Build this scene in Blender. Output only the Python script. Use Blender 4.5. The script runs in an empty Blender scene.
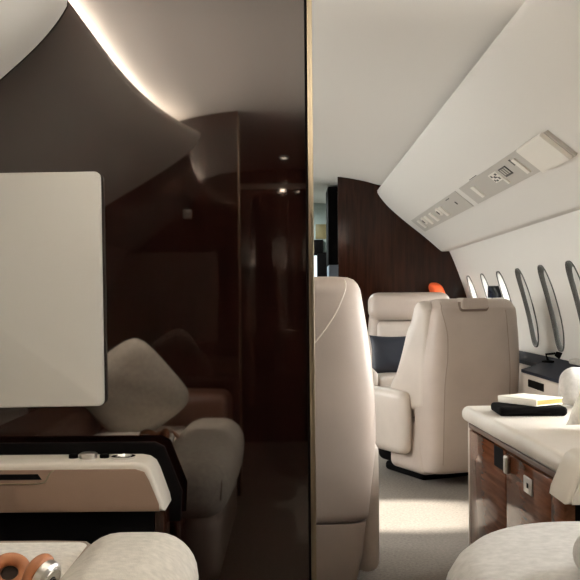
import bpy, bmesh, math, random
from math import pi, sin, cos, radians as R
from mathutils import Vector as V, Matrix as M4
random.seed(7)
S = bpy.context.scene
C = S.collection
XC = 0.03                                   # cabin centreline

# ------------------------------------------------------------------ materials
def mat(name, col, rough=.5, metal=0, ior=None, coat=0, spec=None, sheen=0):
    m = bpy.data.materials.new(name); m.use_nodes = True
    b = m.node_tree.nodes['Principled BSDF']
    b.inputs['Base Color'].default_value = (*col, 1)
    b.inputs['Roughness'].default_value = rough
    b.inputs['Metallic'].default_value = metal
    if ior: b.inputs['IOR'].default_value = ior
    if coat: b.inputs['Coat Weight'].default_value = coat; b.inputs['Coat Roughness'].default_value = .03
    if spec is not None: b.inputs['Specular IOR Level'].default_value = spec
    if sheen: b.inputs['Sheen Weight'].default_value = sheen
    return m
def tex(m, kind, scale, stretch=(1,1,1), detail=4, **kw):
    nt = m.node_tree; N = nt.nodes; L = nt.links
    tc = N.new('ShaderNodeTexCoord'); mp = N.new('ShaderNodeMapping')
    mp.inputs['Scale'].default_value = stretch
    L.new(tc.outputs['Object'], mp.inputs['Vector'])
    t = N.new(kind); t.inputs['Scale'].default_value = scale
    if 'Detail' in t.inputs: t.inputs['Detail'].default_value = detail
    for k, v in kw.items(): t.inputs[k].default_value = v
    L.new(mp.outputs['Vector'], t.inputs['Vector'])
    return t.outputs[0] if kind != 'ShaderNodeTexNoise' else t.outputs[0]
def vary(m, fac, c0, c1, p0=.3, p1=.7):
    nt = m.node_tree
    r = nt.nodes.new('ShaderNodeValToRGB')
    r.color_ramp.elements[0].position = p0; r.color_ramp.elements[1].position = p1
    r.color_ramp.elements[0].color = (*c0, 1); r.color_ramp.elements[1].color = (*c1, 1)
    nt.links.new(fac, r.inputs[0])
    nt.links.new(r.outputs[0], nt.nodes['Principled BSDF'].inputs['Base Color'])
def bump(m, h, strength=.3, dist=.002):
    nt = m.node_tree; b = nt.nodes.new('ShaderNodeBump')
    b.inputs['Strength'].default_value = strength; b.inputs['Distance'].default_value = dist
    nt.links.new(h, b.inputs['Height'])
    nt.links.new(b.outputs[0], nt.nodes['Principled BSDF'].inputs['Normal'])
def leather(name, col, rough=.42):
    m = mat(name, col, rough)
    vary(m, tex(m, 'ShaderNodeTexNoise', 6), tuple(c*.93 for c in col), tuple(min(1, c*1.05) for c in col))
    bump(m, tex(m, 'ShaderNodeTexNoise', 260), .25, .001)
    return m
def linen(name, col):
    m = mat(name, col, .9, sheen=.2)
    n = tex(m, 'ShaderNodeTexNoise', 60, (1, 1, 1), 8)
    vary(m, n, tuple(c*.84 for c in col), tuple(min(1, c*1.08) for c in col))
    bump(m, tex(m, 'ShaderNodeTexNoise', 420, (1, .35, 1), 3), .5, .0015)
    return m
def lacquer(name, dark, light, ior, rough=.03, stretch=(6, 6, .35)):
    m = mat(name, dark, rough, ior=ior)
    vary(m, tex(m, 'ShaderNodeTexNoise', 9, stretch, 9, Distortion=.6), dark, light, .32, .72)
    return m
m_cream = leather('cream_leather', (.52, .437, .38))
m_cream2 = leather('pale_leather', (.60, .525, .46))
m_brown = leather('brown_leather', (.13, .062, .042))
m_seam = mat('seam_thread', (.36, .29, .235), .6)
m_shell = mat('cream_shell', (.70, .645, .565), .38)
m_flapshadow = mat('flap_shadow', (.20, .145, .115), .6)  # brown of the painted shadow line under the pull flap
m_paleseam = mat('pale_seam', (.78, .71, .63), .5)
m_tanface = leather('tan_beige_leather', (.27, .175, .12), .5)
m_top = leather('worktop_cream', (.67, .62, .56), .35)
m_ceil = mat('ceiling_cloth', (.71, .685, .64), .85)
bump(m_ceil, tex(m_ceil, 'ShaderNodeTexNoise', 500), .15, .001)
m_val = mat('valance_cloth', (.71, .685, .64), .7)
bump(m_val, tex(m_val, 'ShaderNodeTexNoise', 400), .12, .001)
m_wall = mat('sidewall_panel', (.76, .735, .69), .6)
m_linen = linen('linen_oatmeal', (.60, .56, .49))
m_linengrey = linen('linen_grey', (.545, .53, .505))
m_white = linen('linen_white', (.80, .77, .71))
m_navy = leather('navy_leather', (.012, .016, .028), .5)
def tint(m, c): m.node_tree.nodes['Principled BSDF'].inputs['Specular Tint'].default_value = (*c, 1)
m_wood = lacquer('dark_lacquered_wood', (.005, .0017, .0013), (.013, .0045, .003), 1.95)
tint(m_wood, (1, .925, .86))
m_woodfar = lacquer('brown_lacquered_wood', (.016, .005, .0025), (.040, .013, .007), 1.33, .12)
m_maho = lacquer('mahogany', (.085, .030, .014), (.18, .070, .035), 1.12, .06, (6, .5, 6))
m_black = mat('black_matte', (.0035, .003, .003), .8, spec=.05)
m_gloss = mat('black_gloss', (.008, .010, .016), .12)
m_ledge = mat('ledge_dark_navy', (.008, .011, .022), .55, spec=.15)
m_brass = mat('brass', (.46, .385, .27), .28, 1)
m_chrome = mat('chrome', (.75, .74, .72), .15, 1)
m_alu = mat('brushed_aluminium', (.60, .58, .55), .3, 1)
m_gasket = mat('window_gasket', (.085, .085, .078), .5)
m_shade = mat('window_shade', (.60, .585, .55), .6)
m_reveal = mat('window_reveal', (.55, .54, .51), .5)
m_screen = mat('screen_panel', (.62, .60, .55), .45)
m_grey = mat('service_panel_grey', (.50, .475, .43), .5)
m_offw = mat('off_white_plastic', (.78, .75, .68), .4)
m_dark = mat('dark_print', (.03, .03, .028), .5)
m_tan = leather('tan_leather', (.42, .165, .070), .45)
m_mesh = mat('speaker_mesh', (.035, .022, .015), .8)
m_orange = mat('orange_matte', (.85, .12, .025), .8)
m_gold = mat('gilt_page_edges', (.55, .33, .10), .4, .4)
m_paper = mat('ivory_cover', (.80, .76, .67), .5)
m_teal = mat('pale_teal_panel', (.36, .42, .40), .5)
m_blue = mat('blue_grey_panel', (.13, .16, .20), .5)
m_yellow = mat('ochre_placard', (.22, .175, .08), .5)
m_carpet = mat('carpet', (.33, .29, .25), .95)
vary(m_carpet, tex(m_carpet, 'ShaderNodeTexNoise', 90, (1, 1, 1), 8), (.165, .143, .122), (.26, .228, .198))
bump(m_carpet, tex(m_carpet, 'ShaderNodeTexNoise', 700), .7, .004)
def emit(name, col, s):
    m = bpy.data.materials.new(name); m.use_nodes = True; nt = m.node_tree
    nt.nodes.remove(nt.nodes['Principled BSDF'])
    e = nt.nodes.new('ShaderNodeEmission'); e.inputs[0].default_value = (*col, 1); e.inputs[1].default_value = s
    nt.links.new(e.outputs[0], nt.nodes['Material Output'].inputs[0]); return m
m_lamp = emit('lamp_lens', (1, .9, .75), 9)
m_glass = bpy.data.materials.new('window_glass'); m_glass.use_nodes = True
_n = m_glass.node_tree; _n.nodes.remove(_n.nodes['Principled BSDF'])
_t = _n.nodes.new('ShaderNodeBsdfTransparent'); _t.inputs[0].default_value = (.95, .97, .97, 1)
_g = _n.nodes.new('ShaderNodeBsdfGlossy'); _g.inputs['Roughness'].default_value = .03
_f = _n.nodes.new('ShaderNodeFresnel'); _f.inputs[0].default_value = 1.3
_x = _n.nodes.new('ShaderNodeMixShader')
_n.links.new(_f.outputs[0], _x.inputs[0]); _n.links.new(_t.outputs[0], _x.inputs[1]); _n.links.new(_g.outputs[0], _x.inputs[2])
_n.links.new(_x.outputs[0], _n.nodes['Material Output'].inputs[0])

# ------------------------------------------------------------------ mesh helpers
def obj(name, bm, m, parent=None, sharp=35):
    bmesh.ops.recalc_face_normals(bm, faces=bm.faces)
    me = bpy.data.meshes.new(name); bm.to_mesh(me); bm.free()
    for p in me.polygons: p.use_smooth = True
    me.set_sharp_from_angle(angle=R(sharp))
    if m: me.materials.append(m)
    o = bpy.data.objects.new(name, me); C.objects.link(o)
    if parent: o.parent = parent
    return o
def tag(o, label, cat, group=None):
    o['label'] = label; o['category'] = cat
    if group: o['group'] = group
    return o
def thing(name, label, cat, loc=(0, 0, 0), rot=0, group=None):
    o = bpy.data.objects.new(name, None); C.objects.link(o)
    o.empty_display_size = .05
    o.location = loc; o.rotation_euler = (0, 0, rot)
    return tag(o, label, cat, group)
def struct(name, bm, m, parent=None, sharp=35):
    o = obj(name, bm, m, parent, sharp)
    if not parent: o['kind'] = 'structure'
    return o
def rbox(bm, x0, x1, y0, y1, z0, z1, r=.02, n=10, puff=(0, 0, 0), mtx=None):
    """rounded box; puff = bulge along x, y, z"""
    c = V(((x0+x1)/2, (y0+y1)/2, (z0+z1)/2)); h = V((abs(x1-x0)/2, abs(y1-y0)/2, abs(z1-z0)/2))
    r = min(r, *[k*.999 for k in h])
    def axis(hh):
        k = 4; e = [-hh + r*(1-cos(pi/2*i/k)) if False else -hh + r*i/k for i in range(k)]
        inner = [-(hh-r) + 2*(hh-r)*i/n for i in range(n+1)]
        return e + inner + [-v for v in reversed(e)]
    ax = [axis(k) for k in h]
    vs = {}
    def vert(p):
        key = tuple(round(v, 6) for v in p)
        if key in vs: return vs[key]
        q = V([max(-(h[i]-r), min(h[i]-r, p[i])) for i in range(3)])
        d = V(p)-q
        pos = q + d.normalized()*r if d.length > 1e-9 else V(p)
        u = [pos[i]/h[i] for i in range(3)]
        out = V(pos)
        for i in range(3):
            a, b = (i+1) % 3, (i+2) % 3
            out[i] += puff[i]*(1-u[a]**2)*(1-u[b]**2)*u[i]
        out += c
        if mtx: out = mtx @ out
        vs[key] = bm.verts.new(out); return vs[key]
    for i in range(3):
        a, b = (i+1) % 3, (i+2) % 3
        for s in (-1, 1):
            A, B = ax[a], ax[b]
            for j in range(len(A)-1):
                for k in range(len(B)-1):
                    q = []
                    for (aa, bb) in ((A[j], B[k]), (A[j+1], B[k]), (A[j+1], B[k+1]), (A[j], B[k+1])):
                        p = [0, 0, 0]; p[i] = s*h[i]; p[a] = aa; p[b] = bb; q.append(vert(p))
                    if len(set(q)) == 4: bm.faces.new(q if s > 0 else q[::-1])
    return bm
def RB(*a, **k): return rbox(bmesh.new(), *a, **k)
def box(bm, x0, x1, y0, y1, z0, z1, bev=0, seg=2):
    v = [bm.verts.new((x, y, z)) for x in (x0, x1) for y in (y0, y1) for z in (z0, z1)]
    f = [bm.faces.new([v[i] for i in q]) for q in ((0,1,3,2),(4,6,7,5),(0,4,5,1),(2,3,7,6),(0,2,6,4),(1,5,7,3))]
    if bev:
        es = {e for q in f for e in q.edges}
        bmesh.ops.bevel(bm, geom=list(es), offset=bev, segments=seg, profile=.5, affect='EDGES')
    return bm
def BX(*a, **k): return box(bmesh.new(), *a, **k)
def prism(pts, axis, d0, d1, bev=0, seg=3):
    """polygon extruded along an axis: axis 'y' takes (x,z), 'x' takes (y,z), 'z' takes (x,y)"""
    bm = bmesh.new()
    mk = {'y': lambda p, d: (p[0], d, p[1]), 'x': lambda p, d: (d, p[0], p[1]), 'z': lambda p, d: (p[0], p[1], d)}[axis]
    a = [bm.verts.new(mk(p, d0)) for p in pts]; b = [bm.verts.new(mk(p, d1)) for p in pts]
    f = [bm.faces.new(a), bm.faces.new(b[::-1])]
    n = len(pts)
    for i in range(n): f.append(bm.faces.new((a[i], b[i], b[(i+1) % n], a[(i+1) % n])))
    bmesh.ops.recalc_face_normals(bm, faces=bm.faces)
    if bev:
        es = set(f[0].edges) | set(f[1].edges)
        bmesh.ops.bevel(bm, geom=list(es), offset=bev, segments=seg, profile=.5, affect='EDGES')
    return bm
def tube(bm, pts, r, n=10, closed=False, cap=True):
    pts = [V(p) for p in pts]; rings = []; k = len(pts); up = None
    for i, p in enumerate(pts):
        if closed: t = pts[(i+1) % k]-pts[i-1]
        else: t = pts[min(i+1, k-1)]-pts[max(i-1, 0)]
        t.normalize()
        if up is None: up = t.orthogonal().normalized()
        up = (up - t*up.dot(t)).normalized(); sd = t.cross(up)
        rr = r[i] if isinstance(r, (list, tuple)) else r
        rings.append([bm.verts.new(p+(up*cos(2*pi*j/n)+sd*sin(2*pi*j/n))*rr) for j in range(n)])
    for i in range(k if closed else k-1):
        a, b = rings[i], rings[(i+1) % k]
        for j in range(n): bm.faces.new((a[j], a[(j+1) % n], b[(j+1) % n], b[j]))
    if cap and not closed: bm.faces.new(rings[0][::-1]); bm.faces.new(rings[-1])
    return bm
def lathe(bm, prof, org, axis, n=32):
    """prof = [(radius, height)...] turned about axis at org"""
    w = V(axis).normalized(); u = w.orthogonal().normalized(); v = w.cross(u); o = V(org); rings = []
    for (r, h) in prof:
        if r < 1e-6: rings.append([bm.verts.new(o+w*h)])
        else: rings.append([bm.verts.new(o+w*h+(u*cos(2*pi*j/n)+v*sin(2*pi*j/n))*r) for j in range(n)])
    for a, b in zip(rings, rings[1:]):
        for j in range(n):
            q = [a[j % len(a)], a[(j+1) % len(a)], b[(j+1) % len(b)], b[j % len(b)]]
            q = [x for i, x in enumerate(q) if x not in q[:i]]
            if len(q) > 2: bm.faces.new(q)
    return bm
def ring_pt(sec, ang):
    z, cx, cy, hx, hy, e = sec
    c, s = cos(ang), sin(ang)
    f = lambda t: math.copysign(abs(t)**(2/e), t)
    return V((cx+hx*f(c), cy+hy*f(s), z))
def loft(secs, n=56):
    bm = bmesh.new()
    rings = [[bm.verts.new(ring_pt(s, 2*pi*j/n)) for j in range(n)] for s in secs]
    for a, b in zip(rings, rings[1:]):
        for j in range(n): bm.faces.new((a[j], a[(j+1) % n], b[(j+1) % n], b[j]))
    bm.faces.new(rings[0][::-1]); bm.faces.new(rings[-1])
    return bm
def smooth(keys, n):
    """catmull-rom through key tuples"""
    out = []; K = [keys[0]]+list(keys)+[keys[-1]]
    for i in range(1, len(K)-2):
        for j in range(n):
            t = j/n
            out.append(tuple(.5*((2*b)+(-a+c)*t+(2*a-5*b+4*c-d)*t*t+(-a+3*b-3*c+d)*t**3)
                             for a, b, c, d in zip(K[i-1], K[i], K[i+1], K[i+2])))
    out.append(tuple(keys[-1])); return out
def pillow(w, h, t, seed=0, n=26, pinch=.10, rnd_c=0):
    bm = bmesh.new(); rnd = random.Random(seed)
    ph = [rnd.uniform(0, 6.28) for _ in range(6)]
    def P(i, j, s):
        u, v = -1+2*i/n, -1+2*j/n
        x = u*(1-pinch*(1-v*v)*abs(u)); z = v*(1-pinch*(1-u*u)*abs(v))
        cr = 1-rnd_c*(u*v)**4; x *= cr; z *= cr
        d = max(0, (1-u**4)*(1-v**4))**.62
        wr = 1+.05*sin(3*u+2*v+ph[0])+.04*sin(5*v-3*u+ph[1])+.02*sin(9*u+7*v+ph[2])
        return (x*w/2, s*d*t/2*wr, z*h/2)
    g = {}
    for s in (1, -1):
        for i in range(n+1):
            for j in range(n+1):
                if s == -1 and (i in (0, n) or j in (0, n)): g[i, j, s] = g[i, j, 1]
                else: g[i, j, s] = bm.verts.new(P(i, j, s))
        for i in range(n):
            for j in range(n):
                q = [g[i, j, s], g[i+1, j, s], g[i+1, j+1, s], g[i, j+1, s]]
                bm.faces.new(q if s < 0 else q[::-1])
    return bm
def pillow_rim(w, h, r, n=26, pinch=.10):
    pts = []
    for k in range(4):
        for i in range(n):
            t = -1+2*i/n
            u, v = ((t, -1), (1, t), (-t, 1), (-1, -t))[k]
            pts.append((u*(1-pinch*(1-v*v)*abs(u))*w/2, 0, v*(1-pinch*(1-u*u)*abs(v))*h/2))
    return tube(bmesh.new(), pts, r, 8, closed=True)

# ------------------------------------------------------------------ cabin shell
CEIL = [(0, 1.90), (.18, 1.897), (.36, 1.884), (.52, 1.855), (.63, 1.825), (.75, 1.795), (.95, 1.70), (1.08, 1.55), (1.15, 1.36)]
WALL = smooth([(1.15, 1.36), (1.19, 1.27), (1.237, 1.15), (1.30, .96), (1.342, .76), (1.345, .55), (1.27, .22), (1.22, 0)], 6)
CEILS = smooth(CEIL, 4)
def wall_x(z):
    for (xa, za), (xb, zb) in zip(WALL, WALL[1:]):
        if zb <= z <= za: return xa+(xb-xa)*(za-z)/(za-zb)
    return WALL[0][0] if z > WALL[0][1] else WALL[-1][0]
def ceil_z(x):
    x = abs(x)
    for (xa, za), (xb, zb) in zip(CEILS, CEILS[1:]):
        if xa <= x <= xb: return za+(zb-za)*(x-xa)/(xb-xa+1e-12)
    return 1.36
Y0, Y1 = -1.5, 8.6
bm = BX(-1.32, 1.38, Y0, Y1, -.04, 0)
struct('floor', bm, m_carpet)
bm = bmesh.new()
full = [(-x, z) for x, z in reversed(CEILS)]+CEILS[1:]
rows = []
for y in (Y0, .5, 2.46, 4.6, 6.75, Y1): rows.append([bm.verts.new((XC+x, y, z)) for x, z in full])
for a, b in zip(rows, rows[1:]):
    for i in range(len(full)-1): bm.faces.new((a[i], a[i+1], b[i+1], b[i]))
struct('ceiling', bm, m_ceil)

BAY, ZC, WW, WH = .465, .906, .165, .43        # window pitch, centre height, clear width, clear height
NB = 48
def hole_pt(k, w=WW, h=WH):                   # rounded opening
    a = 2*pi*k/NB; c, s = cos(a), sin(a); e = 3.0
    f = lambda t: math.copysign(abs(t)**(2/e), t)
    return f(c)*w/2, f(s)*h/2
def bay_pt(k, bay, hh=.33, w=WW):
    a = 2*pi*k/NB; ang = a
    c, s = cos(ang), sin(ang); t = 1/max(abs(c), abs(s))
    return c*t*bay/2, s*t*hh
def sidewall(side, bays):
    """bays: list of (y centre, bay length, has window)"""
    bm = bmesh.new()
    P = lambda y, z: (XC+side*wall_x(z), y, z)
    for yc, ln, win in bays:
        wd = win or .3
        hole_pt = lambda k: globals()['hole_pt'](k, wd)
        bay_pt = lambda k, ln: globals()['bay_pt'](k, ln, .33, wd)
        outer = [bm.verts.new(P(yc+bay_pt(k, ln)[0], ZC+bay_pt(k, ln)[1])) for k in range(NB)]
        # corners of the bay
        inner = [bm.verts.new(P(yc+hole_pt(k)[0], ZC+hole_pt(k)[1])) for k in range(NB)]
        mid = [bm.verts.new(P(yc+(hole_pt(k)[0]+bay_pt(k, ln)[0])/2, ZC+(hole_pt(k)[1]+bay_pt(k, ln)[1])/2)) for k in range(NB)]
        for A, B in ((outer, mid), (mid, inner)):
            for k in range(NB): bm.faces.new((A[k], A[(k+1) % NB], B[(k+1) % NB], B[k]))
        if not win: bm.faces.new(inner)
        for q in range(4):                    # fill the corner wedges
            sy, sz = ((1, 1), (-1, 1), (-1, -1), (1, -1))[q]
            cy, cz = yc+sy*ln/2, ZC+sz*.33
            best = sorted(range(NB), key=lambda k: (bay_pt(k, ln)[0]-sy*ln/2)**2+(bay_pt(k, ln)[1]-sz*.33)**2)
            a = best[0]
            for b in ((a+1) % NB, (a-1) % NB):
                pa, pb = bay_pt(a, ln), bay_pt(b, ln)
                if abs(pa[0]-pb[0]) > 1e-5 and abs(pa[1]-pb[1]) > 1e-5:
                    bm.faces.new((outer[a], outer[b], bm.verts.new(P(cy, cz))))
        for z0, z1, n in ((ZC+.33, 1.36, 4), (0, ZC-.33, 10)):
            for i in range(n):
                za, zb = z0+(z1-z0)*i/n, z0+(z1-z0)*(i+1)/n
                bm.faces.new([bm.verts.new(P(y, z)) for y, z in ((yc-ln/2, za), (yc+ln/2, za), (yc+ln/2, zb), (yc-ln/2, zb))])
    bmesh.ops.remove_doubles(bm, verts=bm.verts, dist=1e-4)
    return bm
wn = 0
def window(side, yc, shade=False, WW=WW):
    global wn; wn += 1
    D = .055 if not shade else .024
    hole_pt = lambda k, w=WW, h=WH: globals()['hole_pt'](k, w, h)
    P = lambda y, z, d=0: (XC+side*(wall_x(z)+d), y, z)
    bm = bmesh.new()
    a = [bm.verts.new(P(yc+hole_pt(k)[0], ZC+hole_pt(k)[1])) for k in range(NB)]
    b = [bm.verts.new(P(yc+hole_pt(k, WW*.90, WH*.92)[0], ZC+hole_pt(k, WW*.90, WH*.92)[1], D)) for k in range(NB)]
    for k in range(NB): bm.faces.new((a[k], a[(k+1) % NB], b[(k+1) % NB], b[k]))
    w = struct('window_%d' % wn, bm, m_gasket if shade else m_reveal)
    bm = bmesh.new()
    pr = [(0, -.003), (.001, .005), (.004, .006), (.007, .004), (.008, -.003)]
    rings = []
    for off, d in pr:
        rings.append([bm.verts.new(P(yc+hole_pt(k, WW+2*off, WH+2*off)[0], ZC+hole_pt(k, WW+2*off, WH+2*off)[1], -d)) for k in range(NB)])
    for A, B in zip(rings, rings[1:]):
        for k in range(NB): bm.faces.new((A[k], A[(k+1) % NB], B[(k+1) % NB], B[k]))
    struct('window_frame', bm, m_gasket, w, 60)
    bm = bmesh.new()
    pane = [hole_pt(k, WW*.90, WH*.92) for k in range(NB)]
    bm.faces.new([bm.verts.new(P(yc+p[0], ZC+p[1], D-.002)) for p in pane])
    struct('window_pane', bm, m_glass, w)
    if shade:
        bm = bmesh.new()
        bm.faces.new([bm.verts.new(P(yc+p[0], ZC+p[1], D-.006)) for p in pane])
        struct('window_shade', bm, m_shade, w); return
    l = bpy.data.lights.new('daylight', 'AREA'); l.shape = 'RECTANGLE'; l.size = WH; l.size_y = WW
    l.cycles.is_portal = True
    o = bpy.data.objects.new('daylight_portal', l); C.objects.link(o)
    o.location = (XC+side*(wall_x(ZC)+D+.01), yc, ZC)
    o.rotation_euler = (0, side*pi/2, 0)
WID = lambda y: .165 if y > 3.9 else .30  # out-of-view windows widened to admit more daylight
RW = [6.445-BAY*i for i in range(12)]
bays = [(y, BAY, WID(y)) for y in RW]
top = RW[0]+BAY/2; low = RW[-1]-BAY/2
bays += [((top+Y1)/2, Y1-top, False), ((low+Y0)/2, low-Y0, False)]
struct('wall_right', sidewall(1, bays), m_wall)
for y in RW: window(1, y, 3.9 < y < 5.3 or y < 1.5 or 2 < y < 2.5, WID(y))  # unseen aft shades are drawn to darken the mirrored valance
bays = [(4.0, .90, .64), (2.88, 1.34, False), (6.2, .90, .64), (5.1, 1.30, False), ((6.65+Y1)/2, Y1-6.65, False), ((2.21+Y0)/2, 2.21-Y0, False)]
struct('wall_left', sidewall(-1, bays), m_wall)
window(-1, 4.0, False, .64); window(-1, 6.2, False, .64)  # unseen left windows, added oversized to let sun and daylight in

def section(x0, x1):
    """outline of the cabin cross-section between two lateral positions (relative to the centreline)"""
    xs = sorted({x0, x1, *[x for x, _ in full if x0 < x < x1]})
    t = [(XC+x, ceil_z(x)+.004) for x in xs if abs(x) <= 1.15]
    if x1 > 1.15: t += [(XC+x+.002, z) for x, z in WALL[1:]]
    if x0 < -1.15: t = [(XC-x-.002, z) for x, z in reversed(WALL[1:])] + t
    if x1 <= 1.15: t += [(XC+x1, 0)]
    if x0 >= -1.15: t = [(XC+x0, 0)] + t
    return t
struct('trim_6', BX(-.2498, -.2425, .455, .505, 0, 1.87, .002), m_brass)
# mid-cabin partition on the left, its right edge at the aisle
struct('wall_partition', prism(section(-1.4, .015), 'y', 2.46, 2.50), m_wood)
bm = bmesh.new(); box(bm, .0455, .052, 2.452, 2.506, 0, 1.89, .001)
struct('trim_1', bm, m_black)
bm = bmesh.new(); box(bm, .052, .0665, 2.448, 2.508, 0, 1.89, .003)
struct('trim_2', bm, m_brass)
# forward bulkhead right and left of its doorway
struct('wall_forward_right', prism(section(.335, 1.4), 'y', 6.75, 6.79), m_woodfar)
struct('wall_forward_left', prism(section(-1.4, -.35), 'y', 6.75, 6.79), m_woodfar)
# aft bulkhead left and right of the doorway the picture is taken from
struct('wall_aft_left', prism(section(-1.4, -.28), 'y', .46, .50), m_wood)
struct('wall_aft_right', prism(section(.42, 1.4), 'y', .46, .50), m_wood)
struct('wall_aft', prism(section(-1.4, 1.4), 'y', Y0-.04, Y0), m_wood)
struct('wall_forward', prism(section(-1.4, 1.4), 'y', Y1, Y1+.04), m_teal)

# valances
VAL = [(.80, 1.735), (.73, 1.752), (.658, 1.760), (.652, 1.787), (.642, 1.790), (.630, 1.780), (.632, 1.762), (.655, 1.725), (.70, 1.67), (.76, 1.612), (.85, 1.535),
       (.95, 1.455), (1.035, 1.383), (1.085, 1.338), (1.105, 1.322), (1.122, 1.318), (1.19, 1.322)]
VP_ = VAL[:6] + [p for p in smooth(VAL[6:], 3)] + [(1.16, 1.40), (1.0, 1.58)]
def valance(name, side, y0, y1): struct(name, prism([(XC+side*x, z) for x, z in VP_], 'y', y0, y1), m_val, None, 30)
valance('trim_3', 1, .505, 6.74)
bm = bmesh.new(); rows = []
def flare(y):                                # the lip sweeps inboard towards the aft bulkhead
    t = max(0, (2.1-y)/1.6); return .17*t**2.6
for i in range(25):
    y = .505+(2.455-.505)*i/24
    rows.append([bm.verts.new((XC-(x-flare(y)*max(0, min(1, (1.12-x)/.45))), y, z)) for x, z in VP_])
for a, b in zip(rows, rows[1:]):
    for k in range(len(VP_)): bm.faces.new((a[k], a[(k+1) % len(VP_)], b[(k+1) % len(VP_)], b[k]))
bm.faces.new(rows[0]); bm.faces.new(rows[-1][::-1])
struct('trim_4', bm, m_val, None, 30)
valance('trim_5', -1, 2.505, 6.74)

# ------------------------------------------------------------------ cabin service panels on the right valance
B_, C_ = V((XC+.85, 0, 1.535)), V((XC+.95, 0, 1.455))
Nn = V((-(B_.z-C_.z), 0, -(C_.x-B_.x))).normalized()
def vq(y, t, n): return B_+(C_-B_)*t+Nn*n+V((0, y, 0))
def slab(bm, y0, y1, t0, t1, n0, n1):
    v = [bm.verts.new(vq(y, t, n)) for y in (y0, y1) for t in (t0, t1) for n in (n0, n1)]
    for q in ((0,1,3,2),(4,6,7,5),(0,4,5,1),(2,3,7,6),(0,2,6,4),(1,5,7,3)): bm.faces.new([v[i] for i in q])
    return bm
def SL(*a): return slab(bmesh.new(), *a)
def bolt(bm, y, t, n, r, h): return lathe(bm, [(0, 0), (r, 0), (r, h*.7), (r*.8, h), (0, h)], vq(y, t, n), Nn, 16)
p = thing('service_panel', 'grey overhead service panel with pictogram signs behind the white hatch', 'overhead panel', vq(4.05, .5, 0), 0, 'overhead service panels')
def kid(name, bm, m, par):
    o = obj(name, bm, m, None); o.parent = par; o.matrix_parent_inverse = M4.Translation(par.location).inverted() if par.type == 'EMPTY' else M4()
    return o
kid('panel', SL(3.43, 4.66, .02, 1.02, .0005, .005), m_grey, p)
s = kid('sign', SL(3.92, 4.06, .22, .62, .005, .009), m_offw, p)
bm = bmesh.new()
for (y, t, w, h) in ((3.94,.28,.03,.08),(3.98,.36,.03,.09),(4.02,.28,.024,.10),(3.945,.46,.024,.10),(3.995,.52,.028,.07),(4.03,.47,.02,.09),(3.965,.42,.02,.04)):
    slab(bm, y, y+w, t, t+h, .009, .0095)
kid('pictogram', bm, m_dark, s)
s = kid('sign', SL(3.76, 3.875, .24, .62, .005, .008), m_dark, p)
bm = bmesh.new()
for k in range(3): slab(bm, 3.77+.035*k, 3.79+.035*k, .28, .55, .008, .0085)
kid('sign_bar', bm, m_grey, s)
kid('light_bar', SL(3.575, 3.62, .2, .86, .005, .012), m_offw, p)
kid('slot', SL(3.64, 3.66, .15, .42, .005, .0065), m_dark, p)
kid('light_bar', SL(3.90, 3.93, .62, .86, .005, .012), m_offw, p)
kid('light_bar', SL(4.40, 4.46, .25, .85, .005, .012), m_offw, p)
kid('slot', SL(4.2, 4.36, -.04, -.02, .004, .0065), m_dark, p)
p = thing('service_panel', 'grey overhead service panel nearest the dark forward bulkhead', 'overhead panel', vq(5.6, .5, 0), 0, 'overhead service panels')
kid('panel', SL(4.78, 6.5, .02, 1.02, .0005, .005), m_grey, p)
for y in (6.25, 5.94, 5.72, 5.36): kid('light_bar', SL(y, y+.08, .22, .82, .005, .012), m_offw, p)
for y in (6.10, 5.50):
    g = kid('air_nozzle', bolt(bmesh.new(), y, .42, .005, .03, .014), m_offw, p)
    kid('nozzle_opening', bolt(bmesh.new(), y, .42, .0185, .016, .003), m_dark, g)
kid('socket', bolt(bmesh.new(), 4.99, .5, .005, .012, .003), m_dark, p)
kid('slot', SL(5.02, 5.12, .12, .16, .005, .0065), m_dark, p)
h = thing('overhead_hatch', 'square white hatch hanging slightly open on the overhead valance', 'overhead panel', vq(3.25, .5, 0))
bm = SL(3.09, 3.42, -.02, 1.04, .012, .028); bmesh.ops.bevel(bm, geom=list(bm.edges), offset=.003, segments=2, affect='EDGES')
kid('hatch_door', bm, m_offw, h)
kid('hatch_recess', SL(3.075, 3.40, .05, 1.08, .0005, .012), m_grey, h)

# ------------------------------------------------------------------ screen on the partition
t = thing('wall_screen', 'large blank pale grey screen on the dark glossy partition', 'screen', (-.93, 2.46, .67))
def rrect(x0, x1, z0, z1, r, n=6):
    out = []
    for cx, cz, a0 in ((x1-r, z1-r, 0), (x0+r, z1-r, pi/2), (x0+r, z0+r, pi), (x1-r, z0+r, 3*pi/2)):
        out += [(cx+r*cos(a0+pi/2*i/n), cz+r*sin(a0+pi/2*i/n)) for i in range(n+1)]
    return out
obj('panel', prism(rrect(-.42, .425, 0, .634, .016), 'y', -.032, -.012, .004), m_screen, t)
obj('back_shell', prism(rrect(-.415, .42, .005, .629, .016), 'y', -.012, -.003), m_shell, t)
obj('wall_bracket', BX(-.2, .2, -.0031, 0, .15, .45), m_black, t)
t.rotation_euler = (0, R(-.45), 0)

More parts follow.
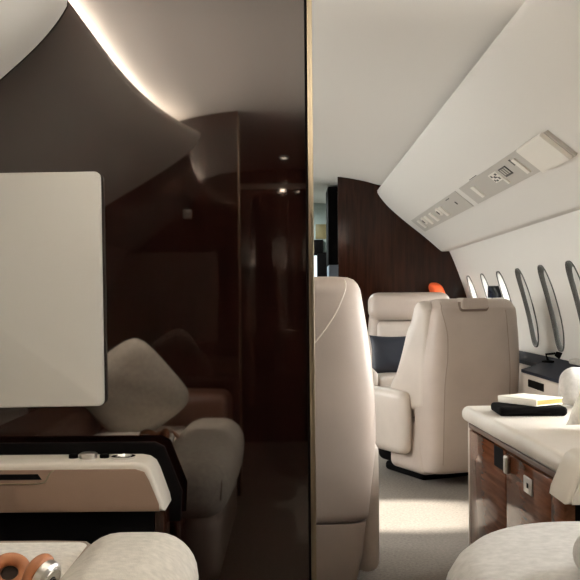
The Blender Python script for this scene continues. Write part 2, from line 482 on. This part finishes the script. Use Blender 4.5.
# ------------------------------------------------------------------ consoles
def console(name, label, x_end, y0, y1, side, ztop, zbot, full_fit):
    """cream padded ledge with a sloped end on a dark wooden cabinet; side=+1: the sloped end looks to +x"""
    t = thing(name, label, 'console', (x_end-side*.35, (y0+y1)/2, 0), 0, 'cream topped consoles')
    ln = .78 if full_fit else .66
    X = lambda d: side*(.35-d)         # d = distance from the sloped end
    y = lambda v: v-(y0+y1)/2
    out = [(X(0), zbot), (X(0)-side*.004, zbot+.02), (X(.028), ztop-.035), (X(.038), ztop-.015), (X(.054), ztop-.004), (X(.075), ztop), (X(ln), ztop), (X(ln), zbot)]
    s = obj('top_shell', prism(out, 'y', y(y0), y(y1), .011, 4), m_shell, t)
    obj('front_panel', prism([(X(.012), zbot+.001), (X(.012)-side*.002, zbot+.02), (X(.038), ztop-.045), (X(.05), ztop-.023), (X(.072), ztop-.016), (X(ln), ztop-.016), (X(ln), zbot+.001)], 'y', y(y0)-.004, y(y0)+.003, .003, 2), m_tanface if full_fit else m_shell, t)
    if full_fit: obj('back_board', prism([(X(-.022), zbot-.06), (X(-.026), zbot+.02), (X(.020), ztop+.015), (X(.045), ztop+.028), (X(ln), ztop+.028), (X(ln), zbot-.06)], 'y', y(y1)+.0005, y(y1)+.025, .004), m_black, t)
    b = obj('cabinet', BX(min(X(.03), X(ln-.01)), max(X(.03), X(ln-.01)), y(y0)+.03, y(y1)-.005, 0, zbot-.0005, .004), m_black, t)
    obj('corner_post', BX(min(X(.005), X(.0295)), max(X(.005), X(.0295)), y(y0)+.03, y(y1)-.005, 0, zbot-.0005, .002), m_woodfar if full_fit else m_maho, t)
    if full_fit:
        c = obj('cup_holder', lathe(bmesh.new(), [(.024, 0), (.030, 0), (.031, .005), (.026, .006), (.023, .002), (0, .0015)], (X(.115), y(y0)+.07, ztop), (0, 0, 1)), m_chrome, t)
        kb = bmesh.new(); lathe(kb, [(.022, 0), (.023, .012), (.018, .015), (0, .0155)], (X(.205), y(y0)+.07, ztop), (0, 0, 1))
        obj('control_knob', kb, m_alu, t)
        for d in (.245, .165):
            q = obj('button', lathe(bmesh.new(), [(.012, 0), (.012, .008), (.009, .010), (0, .010)], (X(d), y(y0)+.075, ztop), (0, 0, 1)), m_black, t)
        obj('table_slot', prism([(X(.305), ztop-.040), (X(.315), ztop-.026), (X(ln), ztop-.026), (X(ln), ztop-.040)], 'y', y(y0)-.0052, y(y0)-.001), m_black, t)
        obj('table_lip', tube(bmesh.new(), [(X(.275), y(y0)-.005, ztop-.016), (X(.285), y(y0)-.005, ztop-.024), (X(.297), y(y0)-.005, ztop-.046), (X(.31), y(y0)-.005, ztop-.050), (X(ln), y(y0)-.005, ztop-.050)], .002, 6), m_brass, t)
    return t
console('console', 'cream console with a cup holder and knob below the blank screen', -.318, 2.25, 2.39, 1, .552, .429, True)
console('console', 'cream console end in front of the wooden credenza', .604, 1.98, 2.12, -1, .606, .497, False)

# ------------------------------------------------------------------ left linen seat (nearest, left of the aisle)
t = thing('lounge_seat', 'oatmeal linen lounge seat holding the tan headphones', 'seat', (-.5, 1.5, 0))
q = lambda x0, x1, y0, y1: (x0+.5, x1+.5, y0-1.5, y1-1.5)
obj('base', RB(*q(-1.0, -.24, 1.0, 1.93), .02, .27, r=.03), m_cream, t)
cu = obj('seat_cushion', RB(*q(-.83, -.445, .95, 2.06), .27, .412, r=.035, puff=(0, .0, .008)), m_white, t)
pts = [(-.82, 2.055), (-.44, 2.055)]
obj('piping', tube(bmesh.new(), [(x+.5, y-1.5+.002, .402) for x, y in ((-.82, 2.045), (-.70, 2.052), (-.55, 2.052), (-.47, 2.045), (-.455, 2.02), (-.452, 1.8), (-.452, 1.4), (-.452, 1.05))], .008, 8), m_seam, cu)
b = obj('bolster', RB(*q(-.462, -.205, .98, 2.02), .24, .452, r=.088, puff=(.012, .03, .016)), m_linen, t)
obj('seam', tube(bmesh.new(), [(x+.5, y-1.5, z) for x, y, z in ((-.230, 2.008, .31), (-.226, 2.003, .36), (-.230, 1.985, .40), (-.237, 1.94, .428), (-.239, 1.7, .434), (-.239, 1.3, .434))], .0022, 6), m_seam, b)
obj('side_skirt', RB(*q(-.36, -.235, 1.0, 1.98), .03, .25, r=.05), m_cream, t)
obj('armrest', RB(*q(-1.06, -.825, 1.0, 1.93), .25, .52, r=.04, puff=(0, 0, .01)), m_brown, t)['label'] = 'brown leather armrest'
obj('backrest', RB(*q(-1.06, -.27, .70, .96), .18, .55, r=.05, puff=(0, .01, .01)), m_brown, t)['label'] = 'brown leather backrest'
# throw pillow on it (seen in the partition's polish)
pw = pillow(.385, .40, .17, 3, 26, .0, .14); o = tag(obj('throw_pillow', pw, m_linen), 'oatmeal linen throw pillow mirrored in the dark partition beneath the screen corner', 'pillow')
o.location = (-.665, 1.16, .578); o.rotation_euler = (R(-24), R(-36), R(6))

# headphones
hp = hp_root = thing('headphones', 'tan leather headphones with silver discs lying on the pale seat cushion', 'headphones', (-.486, 1.645, .424))
hp.scale = (1.07, 1.07, 1.07)
def earcup(loc, nrm, disc):
    n = V(nrm).normalized(); loc = V(loc)
    u = n.orthogonal().normalized(); v = n.cross(u)
    c = obj('ear_cup', lathe(bmesh.new(), [(0, -.016), (.026, -.016), (.031, -.012), (.032, 0), (.028, .004), (0, .004)], loc, n, 40), m_alu, hp)
    obj('ear_pad', tube(bmesh.new(), [loc+n*.012+(u*cos(2*pi*k/40)+v*sin(2*pi*k/40))*.0255 for k in range(40)], .0112, 14, closed=True), m_tan, c)
    obj('speaker_mesh', lathe(bmesh.new(), [(0, .0075), (.02, .007), (.024, .004)], loc, n, 32), m_mesh, c)
    d = obj('disc', lathe(bmesh.new(), [(.023, -.0155), (.0225, -.0185), (.021, -.019), (.0205, -.018), (0, -.018)], loc, n, 40), m_chrome, c)
    bm = bmesh.new()
    for r_, a0, a1 in ((.008, .3, 2.9), (.008, 3.5, 6.0)):
        tube(bm, [loc-n*.0182+(u*cos(a)+v*sin(a))*r_ for a in [a0+(a1-a0)*k/14 for k in range(15)]], .0009, 6)
    tube(bm, [loc-n*.0182-u*.005, loc-n*.0182+u*.005], .0009, 6)
    obj('emblem', bm, m_dark, c)
    return loc
a = earcup((-.030, .005, .026), (.16, -.66, .62), True)
b = earcup((.030, -.002, .026), (-.72, .30, .28), True)
arc = []
for k in range(25):
    tt = k/24; ang = pi*tt
    arc.append((-.052+.118*(1-cos(ang))/2 + .0, -.025-.135*sin(ang), .016+.012*sin(ang)))
obj('headband', tube(bmesh.new(), arc, [.004+.004*sin(pi*k/24) for k in range(25)], 10), m_tan, hp)

# ------------------------------------------------------------------ right linen seat
t = thing('lounge_seat', 'grey linen lounge seat cushion in front of the wooden credenza', 'seat', (.62, 1.4, 0))
def plan_cushion(pts, z0, z1, edge):
    """closed plan outline lofted into a soft cushion"""
    bm = bmesh.new(); cx = sum(p[0] for p in pts)/len(pts); cy = sum(p[1] for p in pts)/len(pts)
    rings = []
    N = 9
    for i in range(N+1):
        a = -pi/2+pi*i/N; inset = edge*(1-cos(a)); z = (z0+z1)/2+(z1-z0)/2*sin(a)
        ring = []
        for x, y in pts:
            d = V((x-cx, y-cy, 0)); L = d.length
            ring.append(bm.verts.new(V((cx, cy, z))+d*((L-inset)/L)))
        rings.append(ring)
    for s in (.75, .5, .25):
        rings.append([bm.verts.new((cx+(v.co.x-cx)*s, cy+(v.co.y-cy)*s, z1+.014*(1-s*s)*1.0)) for v in rings[N]])
    for A, B in zip(rings, rings[1:]):
        for k in range(len(pts)): bm.faces.new((A[k], A[(k+1) % len(pts)], B[(k+1) % len(pts)], B[k]))
    bm.faces.new(rings[0][::-1]); bm.faces.new(rings[-1])
    return bm
outl = smooth([(.30, .95), (.262, 1.25), (.262, 1.52), (.285, 1.70), (.37, 1.85), (.50, 1.935), (.66, 1.945), (.95, 1.93), (1.15, 1.90), (1.2, 1.6), (1.2, 1.2), (1.15, .95), (.8, .9), (.45, .9)], 5)
outl = [(x-.62, y-1.4) for x, y in outl]
cush = obj('seat_cushion', plan_cushion(outl, .29, .487, .07), m_linengrey, t)
obj('seam', tube(bmesh.new(), [(x*.965, y*.965, .415) for x, y in outl[4:40]], .002, 6), m_seam, cush)
obj('base', RB(-.27, .5, -.42, .42, .02, .292, r=.04), m_cream, t)
o = tag(obj('throw_pillow', RB(-.21, .21, -.2, .2, -.042, .042, r=.0415, puff=(.01, .01, .014)), m_linengrey), 'grey linen throw pillow lying at the lower right corner of the photo', 'pillow')
o.location = (.70, 1.36, .527); o.rotation_euler = (0, 0, R(8))

# ------------------------------------------------------------------ credenza
t = thing('credenza', 'mahogany credenza with a cream padded top carrying the books', 'credenza', (.932, 2.7, 0), R(2.0))
L = lambda x0, x1, y0, y1: (x0-.95, x1-.95, y0-2.7, y1-2.7)
obj('body', BX(*L(.682, 1.22, 2.15, 3.225), .08, .515, .004), m_maho, t)
obj('plinth', BX(*L(.70, 1.2, 2.17, 3.19), 0, .0795), m_black, t)
obj('worktop', RB(*L(.650, 1.255, 2.14, 3.262), .5155, .572, r=.026, n=8), m_top, t)
obj('end_panel', RB(*L(.671, 1.22, 3.2265, 3.245), .07, .5155, r=.008), m_top, t)
obj('lip_trim', BX(*L(.670, .682, 2.15, 3.225), .497, .512, .002), m_brown, t)
for (ya, yb) in ((2.755, 3.22), (2.165, 2.745)):
    d = obj('door', BX(*L(.672, .6818, ya, yb), .085, .488, .0025), m_maho, t)
    if yb < 2.8:
        k = obj('latch', BX(*L(.668, .6722, 2.475, 2.555), .410, .456, .002), m_alu, d)
        obj('latch_opening', BX(*L(.6672, .6682, 2.507, 2.523), .426, .440), m_black, k)
        obj('pull_handle', RB(*L(.657, .673, 2.700, 2.728), .428, .484, r=.007), m_alu, d)
    else:
        obj('handle_recess', BX(*L(.6705, .6722, 2.775, 2.88), .425, .49), m_black, d)

bk = thing('folio', 'closed black folio under the ivory book on the credenza', 'folder', (.797, 2.99, .5725), R(-2))
obj('cover', RB(-.118, .102, -.075, .085, 0, .030, r=.012), m_black, bk)
obj('pages', BX(-.105, .103, -.062, .072, .009, .021), m_dark, bk)
bk = thing('book', 'ivory notebook with gilt page edges on top of the black folio', 'book', (.803, 3.02, .604), R(33))
obj('cover', BX(-.062, .062, -.085, .085, .0185, .0225, .0015), m_paper, bk)
obj('cover', BX(-.062, .062, -.085, .085, 0, .004, .0015), m_paper, bk)
obj('spine', BX(-.0645, -.060, -.085, .085, 0, .0225, .0018), m_paper, bk)
obj('pages', BX(-.0600, .060, -.0835, .083, .0041, .0184), m_gold, bk)
o = tag(obj('throw_pillow', pillow(.34, .34, .13, 5), m_white), 'white throw pillow on the credenza top at the right edge', 'pillow')
o.location = (.965, 2.53, .722); o.rotation_euler = (R(-34), 0, R(-65))
o = tag(obj('cushion', RB(-.135, .135, -.05, .05, 0, .125, r=.045, puff=(.0, .015, .01)), m_linengrey), 'pale grey cushion standing on the credenza behind the white pillow', 'cushion')
o.location = (1.07, 3.15, .5735); o.rotation_euler = (0, R(6), R(-6))

# ------------------------------------------------------------------ side ledge along the right wall
t = thing('side_ledge', 'cream side ledge with a dark glossy top under the windows', 'ledge', (1.24, 4.9, 0))
L = lambda x0, x1, y0, y1: (x0-1.24, x1-1.24, y0-4.9, y1-4.9)
obj('front_panel', RB(*L(1.17, 1.23, 3.30, 4.55), .02, .585, r=.015), m_cream2, t)
obj('dark_top', prism([(1.165-1.24, .586), (1.338-1.24, .640), (1.338-1.24, .655), (1.215-1.24, .615), (1.165-1.24, .600)], 'y', 3.30-4.9, 4.55-4.9, .002), m_ledge, t)
obj('front_panel', RB(*L(1.268, 1.295, 4.551, 6.5), .30, .60, r=.012), m_cream2, t)
obj('dark_top', prism([(1.265-1.24, .602), (1.338-1.24, .640), (1.338-1.24, .655), (1.265-1.24, .622)], 'y', 4.551-4.9, 6.5-4.9, .002), m_ledge, t)
obj('slot', BX(*L(1.165, 1.1702, 4.16, 4.42), .525, .560), m_black, t)
o = tag(obj('remote_handset', RB(-.02, .02, -.10, .10, 0, .022, r=.008), m_grey), 'grey handset lying on the dark ledge top below a window', 'remote')
o.location = (1.325, 4.12, .652); o.rotation_euler = (0, R(-14), 0)
t = thing('reading_lamp', 'small black jointed lamp on the ledge right of the forward facing seat', 'lamp', (1.27, 4.44, .641))
obj('base', lathe(bmesh.new(), [(0, 0), (.03, 0), (.03, .008), (.01, .012), (0, .012)], (0, 0, 0), (0, 0, 1)), m_black, t)
obj('stem', tube(bmesh.new(), [(0, 0, .01), (-.01, 0, .04), (.03, -.02, .045)], .006), m_black, t)
obj('head', lathe(bmesh.new(), [(0, 0), (.012, .002), (.018, .03), (0, .03)], (.03, -.02, .045), (1, -.4, -.5)), m_black, t)

# ------------------------------------------------------------------ leather seats
def seat(name, label, loc, rot, seams, lower=.26, flap=False, roll=False, w=.285, top=1.0, wings=False, arm=(0, .10, .50), onepiece=False, seam_mat=None):
    t = thing(name, label, 'seat', loc, rot, 'cream leather cabin seats')
    k = w/.285
    obj('pedestal', RB(-.20*k, .20*k, -.17, .22, 0, .05, r=.02), m_black, t)
    if onepiece:
        obj('seat_base', RB(-.275*k, .275*k, -.30, .05, .051, .345, r=.04), m_cream, t)
        obj('seat_plinth', RB(-.22*k, .22*k, .0, .28, .051, .345, r=.04), m_black, t)
    else: obj('seat_base', RB(-.255*k, .255*k, -.20, .31, .051, .345, r=.05), m_cream, t)
    obj('seat_cushion', RB(-.262*k, .262*k, -.20, .34, .32, .455, r=.05, puff=(0, .01, .02)), m_cream2, t)
    keys = [(lower, 0, -.285, .262*k, .105, 4.5), (lower+.10, 0, -.292, .272*k, .12, 4.3), (.50, 0, -.30, .285*k, .135, 4), (.65, 0, -.31, .283*k, .135, 4),
            (.80, 0, -.322, .270*k, .125, 4), (.90, 0, -.33, .256*k, .115, 4), (top-.042, 0, -.337, .242*k, .105, 4)]
    sec = smooth(keys, 5)
    sec += [(top-.024, 0, -.338, .234*k, .097, 4), (top-.010, 0, -.339, .222*k, .084, 3.8), (top-.003, 0, -.339, .205*k, .066, 3.6), (top, 0, -.339, .17*k, .04, 3.4)]
    first = sec[0]; sec = [(lower-.0, 0, first[2], first[3]-.012, first[4]-.012, 4), (lower+.006, 0, first[2], first[3]-.003, first[4]-.003, 4)] + [s for s in sec if s[0] > lower+.008]
    bk = obj('backrest', loft(sec), m_cream, t, 50)
    def at(u, z):                                # point on the rear face at fraction u of the half width
        z = min(max(z, sec[0][0]), sec[-1][0])
        for a, b in zip(sec, sec[1:]):
            if a[0] <= z <= b[0]:
                f = (z-a[0])/(b[0]-a[0]+1e-9); s = [p+(q_-p)*f for p, q_ in zip(a, b)]; break
        e = s[5]; y = s[4]*max(0, 1-abs(u)**e)**(1/e)
        return V((s[1]+s[3]*u, s[2]-y, z))
    for line in seams:
        pts = smooth(line, 6)
        obj('seam', tube(bmesh.new(), [at(u, z) for u, z in pts], .0024, 6), seam_mat or m_seam, bk)
    lw = [(.055, 0, -.268, .222*k, .085, 4), (.065, 0, -.27, .23*k, .092, 4.5), (.15, 0, -.277, .247*k, .098, 4.5), (lower-.004, 0, -.284, .257*k, .1, 4.5)]
    if not onepiece: obj('lower_back', loft(lw), m_cream, t, 50)
    if not roll:
        obj('headrest', RB(-.235*k, .235*k, -.235, -.165, top-.20, top-.035, r=.034, puff=(0, .012, 0)), m_cream2, t)
    for s_ in (-1, 1):
        x0, x1 = sorted((s_*(.268*k+arm[0]), s_*(.342*k+arm[0])))
        if wings:
            wp = smooth([(-.36, top-.05), (-.30, top-.012), (-.235, top-.03), (-.19, top-.12), (-.155, .80), (-.10, .68), (-.04, .57), (.02, .50), (.03, .42)], 4)+[(-.2, .38), (-.33, .40)]
            obj('side_wing', prism(wp, 'x', *sorted((s_*.20*k, s_*.288*k)), .034, 4), m_cream2, t)
        a = obj('armrest', RB(x0, x1, -.20, .33, arm[1], arm[2], r=.036, puff=(.006, .02, .008)), m_cream2, t)
    if flap:
        f = obj('pull_flap', prism(rrect(-.135, .030, top-.054, top+.003, .018), 'y', at(0, top-.06).y-.014, at(0, top-.06).y+.05, .006), m_cream, t)
        obj('flap_shadow_strip', prism(rrect(-.140, .035, top-.066, top-.01, .02), 'y', at(0, top-.06).y-.003, at(0, top-.06).y+.03, .0), m_flapshadow, f)  # darker plate drawing the flap's shadow as a solid outline
    if roll:
        obj('headrest', RB(-.285*k, .285*k, -.29, -.10, top-.195, top, r=.07, puff=(.0, .01, 0)), m_cream, t)
        obj('back_pad', RB(-.225*k, .225*k, -.235, -.13, .44, top-.20, r=.04, puff=(0, .015, 0)), m_cream2, t)
    return t
near = seat('cabin_seat', 'large cream leather seat back half hidden by the dark partition', (-.035, 3.17, 0), 0,
            [((.86, 1.016), (.66, .92), (.40, .83), (.2, .77), (.1, .72))], .262, False, False, .30, 1.028, False, (-.035, .05, .485), False, m_paleseam)
mid = seat('cabin_seat', 'cream leather swivel seat turned slightly, seen from behind with pull flap', (.797, 4.98, 0), R(24),
           [((-.97, .94), (-.88, .88), (-.77, .78), (-.74, .66), (-.77, .5), (-.80, .12)), ((.58, .90), (.60, .70), (.64, .50), (.66, .12))], .07, True, False, .28, .960, True, (0, .15, .475), True)
far = seat('cabin_seat', 'cream leather seat facing aft with a navy pillow on it', (.835, 6.13, 0), pi, [], .26, False, True, .285, 1.01)
o = tag(obj('throw_pillow', pillow(.33, .27, .09, 11), m_navy), 'dark navy pillow propped on the far aft-facing seat', 'pillow')
o.location = (.70, 6.07, .590); o.rotation_euler = (R(-14), 0, 0)

# small things beyond the swivel seat
t = thing('seat_monitor', 'small dark monitor on an arm peeking over the swivel seat', 'monitor', (1.285, 5.65, .640))
obj('display', BX(-.045, .040, -.02, 0, .325, .40, .004), m_gloss, t)
obj('arm', tube(bmesh.new(), [(.035, .0, 0), (.038, 0, .2), (.05, -.005, .33), (.055, -.01, .39), (.045, -.01, .405)], .007), m_alu, t)
t = thing('corner_cabinet', 'dark wood corner cabinet against the forward bulkhead', 'cabinet', (1.08, 6.63, 0))
obj('body', BX(-.26, .16, -.03, .11, 0, .93, .004), m_woodfar, t)
obj('top', BX(-.265, .165, -.035, .11, .9305, .945, .003), m_woodfar, t)
bm = RB(-.05, .05, -.035, .035, 0, .13, r=.033, puff=(.006, .006, .01))
for v in bm.verts: v.co.x += -.35*(v.co.z-.05)
o = tag(obj('orange_block', bm, m_orange), 'bright orange soft block by the dark forward bulkhead', 'cloth')  # rounded block standing in for a small unidentified orange patch
o.location = (1.10, 6.675, .9455)

# ------------------------------------------------------------------ forward vestibule seen through the doorway
t = thing('closet', 'tall dark closet in the vestibule beyond the forward doorway', 'closet', (.455, 7.4, 0))
obj('body', BX(-.145, .3, -.2, .2, 1.25, 1.87, .004), m_black, t)
obj('lower_door', BX(-.14, .3, -.19, .2, 0, 1.245, .004), m_blue, t)
obj('handle', BX(-.12, -.10, -.2, -.19, 1.0, 1.12, .003), m_chrome, t)
bm = BX(-.02, .36, 8.56, 8.6, 1.16, 1.40, .01)
t = thing('vestibule_window', 'bright small window in the pale vestibule wall', 'window', (.24, 8.6, 1.27))
obj('frame', BX(-.16, .14, -.04, 0, -.13, .15, .01), m_black, t)
obj('pane', BX(-.13, .02, -.045, -.0405, -.11, .12), emit('daylit_pane', (.80, .95, 1), 1.3), t)
o = tag(obj('placard', BX(-.05, .05, -.012, 0, -.07, .07, .003), m_yellow), 'ochre placard on the vestibule wall above the small window', 'sign'); o.location = (.30, 8.6, 1.62)
o = tag(obj('intercom', BX(-.09, .06, -.05, 0, -.06, .06, .008), m_black), 'black intercom box on the vestibule wall', 'intercom'); o.location = (.26, 8.6, 1.48)

t = thing('vestibule_fill_light', 'unseen round light added to brighten the vestibule beyond the forward doorway', 'light', (-.2, 7.8, 1.885))  # out-of-view lamp added to lift the dark vestibule
obj('rim', lathe(bmesh.new(), [(.09, 0), (.10, -.012), (.085, -.016), (.08, -.008)], (0, 0, 0), (0, 0, 1)), m_alu, t)
obj('lens', lathe(bmesh.new(), [(0, -.010), (.082, -.010)], (0, 0, 0), (0, 0, 1)), emit('vestibule_fill_lens', (.9, 1, .97), 500), t)

# ------------------------------------------------------------------ aft side (mirrored in the partition)
o = tag(obj('switch_plate', BX(-.022, .022, 0, .006, -.022, .022, .002), m_alu), 'small square metal switch plate on the aft bulkhead, mirrored in the wood', 'switch')
o.location = (-.50, .50, 1.385)
t = thing('aft_cabinet', 'dark lacquered aft cabinet with slim chrome handles mirrored in the partition', 'cabinet', (-.1, -1.3, 0))
obj('body', BX(-.4, .4, -.19, .1, 0, 1.72, .004), m_wood, t)
for x0, x1 in ((-.38, -.13), (-.12, .12), (.13, .38)):
    d = obj('door', BX(x0, x1, .1, .115, .05, 1.70, .003), m_wood, t)
    obj('handle', tube(bmesh.new(), [(x1-.03, .128, 1.30), (x1-.03, .135, 1.32), (x1-.03, .135, 1.62), (x1-.03, .128, 1.64)], .008, 8), m_chrome, d)
obj('knob', lathe(bmesh.new(), [(0, .03), (.014, .026), (.018, .016), (.012, .006), (.012, 0)], (-.07, .1155, .975), (0, 1, 0), 20), m_chrome, t)
obj('bow_handle', tube(bmesh.new(), [(.03, .115, .74), (.035, .145, .748), (.09, .155, .755), (.145, .145, .748), (.15, .115, .74)], .007), m_chrome, t)
obj('worktop_niche', BX(-.4, .4, -.19, .08, 1.7205, 1.76, .003), m_cream2, t)
o = tag(obj('ceiling_spotlight', lathe(bmesh.new(), [(0, 0), (.03, 0), (.035, -.01), (.028, -.014), (.022, -.012), (0, -.012)], (0, 0, 0), (0, 0, 1)), m_alu), 'small ceiling spotlight above the aft cabinet, mirrored in the partition', 'light')
o.location = (-.03, -.9, 1.893)
bm = lathe(bmesh.new(), [(0, -.013), (.02, -.0128)], (0, 0, 0), (0, 0, 1)); obj('lens', bm, m_lamp, o)

# ------------------------------------------------------------------ light
w = bpy.data.worlds.new('sky'); S.world = w; w.use_nodes = True
bg = w.node_tree.nodes['Background']; bg.inputs[0].default_value = (1, .98, .95, 1); bg.inputs[1].default_value = 33
sun = bpy.data.lights.new('sun', 'SUN'); sun.energy = 30; sun.angle = R(3.5); sun.color = (1, .93, .82)
o = bpy.data.objects.new('sun', sun); C.objects.link(o)
o.rotation_euler = V((.88, .0, -.45)).to_track_quat('-Z', 'Y').to_euler()
def strip(side, y0, y1, power, col=(1, .93, .85)):
    l = bpy.data.lights.new('cove_strip', 'AREA'); l.shape = 'RECTANGLE'; l.size = y1-y0; l.size_y = .014; l.energy = power; l.color = col
    o = bpy.data.objects.new('cove_strip', l); C.objects.link(o)
    o.location = (XC+side*.705, (y0+y1)/2, 1.7845)
    # local x along y; local -z towards the centre and up
    d = V((-side*.99, 0, .10)).normalized(); xa = V((0, 1, 0)); za = -d; ya = za.cross(xa)
    m = M4((xa, ya, za)).transposed(); o.rotation_euler = m.to_euler()
strip(-1, .55, 2.42, 58); strip(1, .55, 2.42, 58)


def spot(loc, to, power, ang, blend=.5, col=(1, .9, .78)):
    l = bpy.data.lights.new('spot_beam', 'SPOT'); l.energy = power; l.spot_size = R(ang); l.spot_blend = blend; l.shadow_soft_size = .02; l.color = col
    o = bpy.data.objects.new('spot_beam', l); C.objects.link(o); o.location = loc
    o.rotation_euler = (V(to)-V(loc)).to_track_quat('-Z', 'Y').to_euler()
spot((XC-.86, 1.62, 1.51), (-.45, 1.14, .5), 85, 40)  # unseen spot added to brighten the mirrored pillow and bolster
spot((-.03, -.9, 1.87), (-.1, -1.2, 1.2), 7, 110, 1)
# ------------------------------------------------------------------ camera
cd = bpy.data.cameras.new('camera'); cam = bpy.data.objects.new('camera', cd); C.objects.link(cam)
cam.location = (0, 0, .95); cam.rotation_euler = (pi/2, R(.5), 0)
cd.sensor_width = 36; cd.lens = 900/580*36; cd.shift_y = 12/580; cd.clip_start = .02
S.camera = cam
S.view_settings.view_transform = 'Standard'; S.view_settings.look = 'None'
S.view_settings.gamma = 1; S.view_settings.use_curve_mapping = False
S.view_settings.exposure = .03
S.cycles.max_bounces = 12; S.cycles.diffuse_bounces = 8
S.cycles.use_denoising = True
